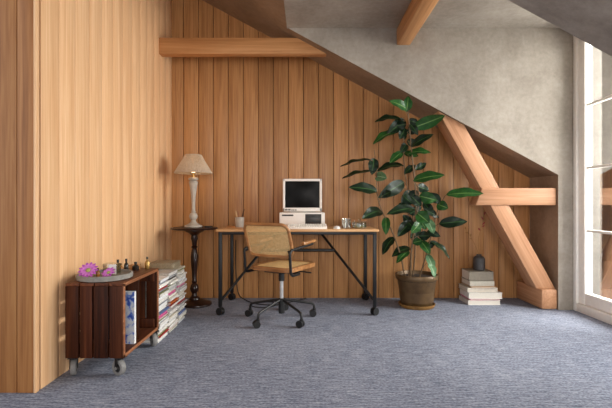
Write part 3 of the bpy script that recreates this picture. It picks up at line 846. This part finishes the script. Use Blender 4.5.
# ------------------------------------------------------------------ wheeled crate
CX0, CX1, CY0, CY1, CZ0, CZ1 = -1.385, -1.05, 2.345, 2.90, .112, .545
ccx, ccy = (CX0+CX1)/2, (CY0+CY1)/2
crate = thing('rolling_crate', 'dark slatted wooden crate on grey wheels against the left wall', 'crate', (ccx, ccy, 0))
a, b = (CX1-CX0)/2, (CY1-CY0)/2
def slat_panel(name, y0, y1, parent):
    m = MB(); n = 4; gap = .010; wd = (2*a-.04-gap*(n-1))/n
    # corner posts, then upright boards with narrow gaps
    ws = [.076, .070, .082, .080]; xx = -a
    tot = sum(ws); gp = (2*a-tot)/3
    for w_ in ws:
        m.box((xx, y0, CZ0), (xx+w_, y1, CZ1-.018), .003); xx += w_+gp
    s = 1 if y0 < 0 else -1
    yy = y1 if s > 0 else y0
    for zz in (CZ0+.02, CZ1-.09): m.box((-a+.02, min(yy, yy+s*.014), zz), (a-.02, max(yy, yy+s*.014), zz+.06), .002)
    return m.build(name, M['crate'], parent)
slat_panel('end_panel', -b, -b+.018, crate); slat_panel('end_panel', b-.018, b, crate)
m = MB()
for i in range(4): x_ = -a+i*(2*a)/4; m.box((x_+.002, -b, CZ1-.018), (x_+2*a/4-.002, b, CZ1), .003)
m.build('top_panel', M['crate_h'], crate)
m = MB()
for i in range(4): x_ = -a+i*(2*a)/4; m.box((x_+.001, -b+.016, CZ0), (x_+2*a/4-.001, b-.016, CZ0+.018), .002)
m.build('bottom_panel', M['crate_h'], crate)
m = MB()
for zz in (CZ0+.02, CZ0+.125, CZ0+.23, CZ0+.325): m.box((-a, -b+.016, zz), (-a+.014, b-.016, zz+.085), .002)
m.build('back_panel', M['crate_h'], crate)
m = MB(); m.box((-a+.014, -.004, CZ0+.018), (a-.025, .012, CZ1-.018), .002); m.build('divider', M['crate'], crate)
m = MB()
m.box((a-.004, -b, CZ1-.02), (a+.004, b, CZ1-.002), .002); m.box((a-.004, -b, CZ0), (a+.004, b, CZ0+.02), .002)
m.box((a-.004, -b, CZ0), (a+.004, -b+.02, CZ1), .002); m.box((a-.004, b-.02, CZ0), (a+.004, b, CZ1), .002)
m.build('edge_strip', M['crate_edge'], crate)['label'] = 'lighter worn edges around the open side'
for sx in (-1, 1):
    for sy in (-1, 1):
        ox, oy = ((a-.035 if sy < 0 else a-.018) if sx > 0 else -a+.03), sy*(b-.035)
        m = MB(); m.box((ox-.03, oy-.026, CZ0-.006), (ox+.03, oy+.026, CZ0-.0005), .001)
        m.cyl((ox, oy, CZ0-.014), (ox, oy, CZ0-.004), .02, seg=16)
        m.box((ox-.022, oy-.003, .040), (ox-.018, oy+.019, CZ0-.010), .001); m.box((ox+.018, oy-.003, .040), (ox+.022, oy+.019, CZ0-.010), .001)
        m.box((ox-.021, oy-.014, CZ0-.016), (ox+.021, oy+.022, CZ0-.011), .001)
        sw = {(1, -1): R(62), (-1, -1): R(24), (1, 1): R(35), (-1, 1): R(10)}[(sx, sy)]
        Ms = Matrix.Translation((ox, oy, 0))@Matrix.Rotation(sw, 4, 'Z')@Matrix.Translation((-ox, -oy, 0))
        for v in m.bm.verts: v.co = Ms@v.co
        cs = m.build('caster', M['black'], crate)
        yc = oy+.008
        m = MB()
        pr = [(.027, -.015), (.043, -.015), (.0465, -.010), (.0465, .010), (.043, .015), (.027, .015)]
        # wheel around x axis
        seg = 28; rg = [[m.bm.verts.new((ox+h_, yc+r_*math.cos(2*PI*k/seg), .0465+r_*math.sin(2*PI*k/seg))) for k in range(seg)] for r_, h_ in pr]
        for q1, q2 in zip(rg, rg[1:]+[rg[0]]):
            for k in range(seg): m.bm.faces.new((q1[k], q1[(k+1) % seg], q2[(k+1) % seg], q2[k]))
        bmesh.ops.recalc_face_normals(m.bm, faces=m.bm.faces[:])
        m.mi = 1; m.cyl((ox-.011, yc, .0465), (ox+.011, yc, .0465), .028, seg=20); m.mi = 0; m.cyl((ox-.0235, yc, .0465), (ox+.0235, yc, .0465), .009, seg=14)
        for v in m.bm.verts: v.co = Ms@v.co
        m.build('wheel', [M['rubber'], M['blackpl']], cs)

# magazines standing in the crate
mg = thing('upright_magazine', 'blue and white printed magazine standing upright inside the crate', 'magazine', (-1.118, 2.545, CZ0+.0185))
m = MB(); m.box((-.062, -.012, 0), (.052, -.011, .325)); m.box((-.062, .011, 0), (.052, .012, .325)); m.build('cover', M['bluecover'], mg)
m = MB(); m.box((-.060, -.011, .001), (.053, .011, .324)); m.build('pages', M['labelw'], mg)

# tray with flowers and small bottles
TX, TY, TZ = -1.232, 2.505, CZ1+.0005
m = MB(); m.lathe([(0, 0), (.148, 0), (.156, .004), (.158, .028), (.155, .032), (.148, .032), (.145, .016), (0, .014)], seg=64)
tag(m.build('round_tray', M['tray'], loc=(TX, TY, TZ)), 'round grey cast tray resting on the wooden crate', 'tray')
tz = TZ+.0145
def flower(label, loc, r_, tilt, rz, mats, n1=13):
    f = thing('flower_head', label, 'flower', loc, 0, 'purple flower heads on the round tray')
    Mr = Euler((tilt, 0, rz)).to_matrix()
    for layer, (mm, rr, lift, off) in enumerate(((mats[0], r_, .25, 0), (mats[1], r_*.78, .5, .5))):
        m = MB()
        for k in range(n1):
            a_ = 2*PI*(k+off)/n1; d = Vector((math.cos(a_), math.sin(a_), 0)); s_ = Vector((-d.y, d.x, 0))
            row = []
            for i in range(6):
                t_ = i/5; hw = rr*.20*math.sin(PI*(.12+.8*t_)); c = d*(rr*(.15+.85*t_))+Vector((0, 0, rr*lift*(t_-.55*t_*t_)))
                row.append([m.bm.verts.new(Mr@(c-s_*hw+Vector((0, 0, hw*.3)))), m.bm.verts.new(Mr@c), m.bm.verts.new(Mr@(c+s_*hw+Vector((0, 0, hw*.3))))])
            for i in range(5):
                for j in range(2): m.bm.faces.new((row[i][j], row[i][j+1], row[i+1][j+1], row[i+1][j]))
        m.build('petals', mm, f)
    m = MB(); m.ball((0, 0, 0), r_*.26, (1, 1, .6), 12)
    for v in m.bm.verts: v.co = Mr@(v.co+Vector((0, 0, r_*.1)))
    m.build('flower_centre', M['pistil'], f)
flower('large purple flower head lying on the left of the round tray', (-1.298, 2.435, tz+.042), .056, R(48), R(8), (M['petal'], M['petal2']))
flower('smaller pink-purple flower head at the right front of the round tray', (-1.172, 2.425, tz+.030), .043, R(40), R(-12), (M['petal'], M['petal2']), 9)
gb = thing('glass_votive', 'square glass votive with a white label between the two flower heads', 'votive', (-1.200, 2.52, tz))
m = MB(); m.box((-.043, -.03, 0), (.043, .03, .075), .004); m.build('glass_body', M['jar'], gb)
m = MB(); m.box((-.002, -.0325, .012), (.042, -.0305, .07), 0); m.build('label', M['labelw'], gb)
m = MB(); m.box((-.038, -.024, .004), (-.004, .024, .045), .003); m.build('wax', M['sage'], gb)
def bottle(lb, loc, r_, h_, mat, cap=True, group='small bottles on the crate'):
    f = thing('small_bottle', lb, 'bottle', loc, 0, group)
    m = MB(); m.lathe([(0, 0), (r_*.92, 0), (r_, .003), (r_, h_*.5), (r_*.75, h_*.62), (r_*.38, h_*.70), (r_*.38, h_*.82), (0, h_*.82)], seg=20); m.build('bottle_body', mat, f)
    m = MB(); m.lathe([(0, h_*.8), (r_*.46, h_*.8), (r_*.46, h_*.98), (0, h_)], seg=16); m.build('cap', M['darkglass'] if mat is not M['darkglass'] else M['blackpl'], f)
bottle('small amber bottle left of the square glass votive', (-1.262, 2.475, tz), .011, .052, M['amber'])
bottle('dark slim bottle at the back edge of the round tray', (-1.205, 2.615, tz), .016, .085, M['darkglass'])
bottle('amber bottle behind the tray, left of the squat dark one', (-1.235, 2.715, CZ1), .018, .062, M['amber'])
bottle('slim dark bottle with a tall neck behind the tray', (-1.205, 2.735, CZ1), .015, .090, M['darkglass'])
bottle('squat dark bottle near the middle of the crate top', (-1.165, 2.79, CZ1), .022, .060, M['darkglass'])
bottle('clear brass-coloured bottle at the far end of the crate top', (-1.115, 2.865, CZ1), .016, .085, M['brass'])
sbx = thing('trinket_box', 'tiny wooden trinket box among the bottles on the crate', 'box', (-1.19, 2.835, CZ1))
m = MB(); m.box((-.03, -.025, 0), (.03, .025, .026), .002); m.build('box_body', M['boxwood'], sbx)
m = MB(); m.box((-.032, -.027, .0265), (.032, .027, .036), .002); m.build('lid', M['boxwood'], sbx)

# ------------------------------------------------------------------ magazine stacks beyond the crate
ordn = ['lowest', 'second', 'third', 'fourth', 'fifth', 'sixth', 'seventh', 'eighth', 'ninth', 'tenth', 'eleventh', 'twelfth', 'thirteenth', 'fourteenth', 'fifteenth', 'sixteenth', 'seventeenth', 'eighteenth', 'nineteenth', 'twentieth', 'twenty-first', 'twenty-second', 'twenty-third', 'twenty-fourth', 'twenty-fifth', 'twenty-sixth', 'twenty-seventh', 'twenty-eighth', 'twenty-ninth', 'thirtieth', 'thirty-first', 'thirty-second', 'thirty-third', 'thirty-fourth', 'thirty-fifth', 'thirty-sixth']
ordn += ['thirty-seventh', 'thirty-eighth', 'thirty-ninth', 'fortieth', 'forty-first', 'forty-second', 'forty-third', 'forty-fourth', 'forty-fifth', 'forty-sixth', 'forty-seventh', 'forty-eighth']
mcols = [('white', (228, 226, 224)), ('white', (216, 214, 212)), ('cream', (214, 204, 186)), ('pale grey', (176, 176, 178)), ('white', (236, 234, 232)), ('black', (40, 38, 42)), ('red', (160, 44, 44)), ('pink', (196, 92, 140)), ('grey', (120, 122, 126)), ('orange', (204, 104, 48)), ('olive', (120, 124, 84)), ('blue', (86, 104, 150)), ('white', (222, 222, 224)), ('white', (232, 228, 220))]
mmats = [plain('magazine_'+n_.replace(' ', '_'), c_, .45, var=.15, scale=60) for n_, c_ in mcols]
M['pages2'] = plain('magazine_pages', (206, 202, 196), .7, var=.25, scale=110)
rm = random.Random(21)
stacks = [('nearest the crate', 3.035, .455), ('in the middle', 3.265, .462), ('nearest the side table', 3.495, .458)]
tops = []
for (where, yc, top) in stacks:
    z = 0; k = 0
    while z < top-.006:
        th = min(rm.choice([.009, .011, .013, .016, .020, .012]), top-z)
        ci = rm.choice([0, 1, 2, 4, 12, 13]) if rm.random() < .42 else rm.randrange(len(mcols))
        dy, dx = rm.uniform(-.004, .004), rm.uniform(-.016, .012)
        hx_, hy_ = rm.uniform(.125, .145), rm.uniform(.094, .105)
        cxm = -1.06-hx_+dx
        lastone = z+th >= top-.006
        lb = '%s magazine, %s of the floor stack %s' % (mcols[ci][0], 'topmost' if lastone else ordn[k]+(' from the floor' if k else ''), where)
        m = MB(); ct = .0012
        flip = rm.random() < .55          # spine toward the room, or page edges toward the room
        m.mi = 0
        m.box((-hx_, -hy_, 0), (hx_, hy_, ct)); m.box((-hx_, -hy_, th-ct), (hx_, hy_, th-.0002))
        if flip: m.box((hx_-.0012, -hy_, 0), (hx_, hy_, th-.0002))
        m.mi = 1; m.box((-hx_+.001, -hy_+.001, ct), (hx_-.0015, hy_-.001, th-ct))
        o = m.build('magazine', [mmats[ci], M['pages2']], loc=(cxm, yc+dy, z), rot=(0, 0, R(rm.uniform(-1.2, 1.2))))
        tag(o, lb, 'magazine', 'magazines stacked on the floor '+where)
        z += th; k += 1
    tops.append(z)
# flat woven box on the stacks
fb = thing('flat_basket', 'flat grey-beige woven box lying on top of the magazine stack nearest the side table', 'basket', (-1.20, 3.47, max(tops)+.0005), R(0))
m = MB()
m.box((-.105, -.10, 0), (.105, .10, .006), .001)
for k in range(4):
    z0 = .004+k*.009
    m.tube([(x_, y_, z0+.004) for x_, y_ in [(p[0], p[1]) for p in rrect(.206, .196, .02, 4)]], .0056, 6, closed=True)
m.build('basket_body', plain('woven_fibre', (150, 136, 112), .8, var=.25, scale=90), fb)
m = MB(); m.box((-.102, -.097, .037), (.102, .097, .050), .003); m.build('lid', plain('woven_lid', (136, 122, 100), .8, var=.3, scale=120), fb)

# ------------------------------------------------------------------ light
def area(name, loc, rot, sx, sy, power, col):
    l = bpy.data.lights.new(name, 'AREA'); l.shape = 'RECTANGLE'; l.size = sx; l.size_y = sy; l.energy = power; l.color = col
    o = bpy.data.objects.new(name, l); COL.objects.link(o); o.location = loc; o.rotation_euler = rot; return o
# daylight through the window
area('window_daylight', (4.3, 2.95, 2.1), (0, R(76), 0), 2.8, 2.6, 1950, (1, .965, .92))
# fill lamp added behind the viewer, for faces turned toward it
area('rear_fill', (1.3, -2.0, 1.6), (R(82), 0, R(14)), 2.2, 1.8, 118, (1, .95, .89))
lb = bpy.data.lights.new('bulb_light', 'POINT'); lb.energy = .8; lb.color = (1, .68, .38); lb.shadow_soft_size = .03
o = bpy.data.objects.new('bulb_light', lb); COL.objects.link(o); o.location = (stx-.01, sty, lt+.60)

wd = bpy.data.worlds.new('World'); scn.world = wd; wd.use_nodes = True
bg = wd.node_tree.nodes['Background']; bg.inputs[0].default_value = (.94, .96, 1, 1); bg.inputs[1].default_value = 1.35

# ------------------------------------------------------------------ camera
cam = bpy.data.cameras.new('camera'); cam.sensor_width = 36; cam.lens = 24; cam.clip_start = .05
co = bpy.data.objects.new('camera', cam); COL.objects.link(co); co.location = (0, 0, 1.0); co.rotation_euler = (R(90), 0, 0)
scn.camera = co
scn.view_settings.view_transform = 'Standard'
scn.view_settings.exposure = 0
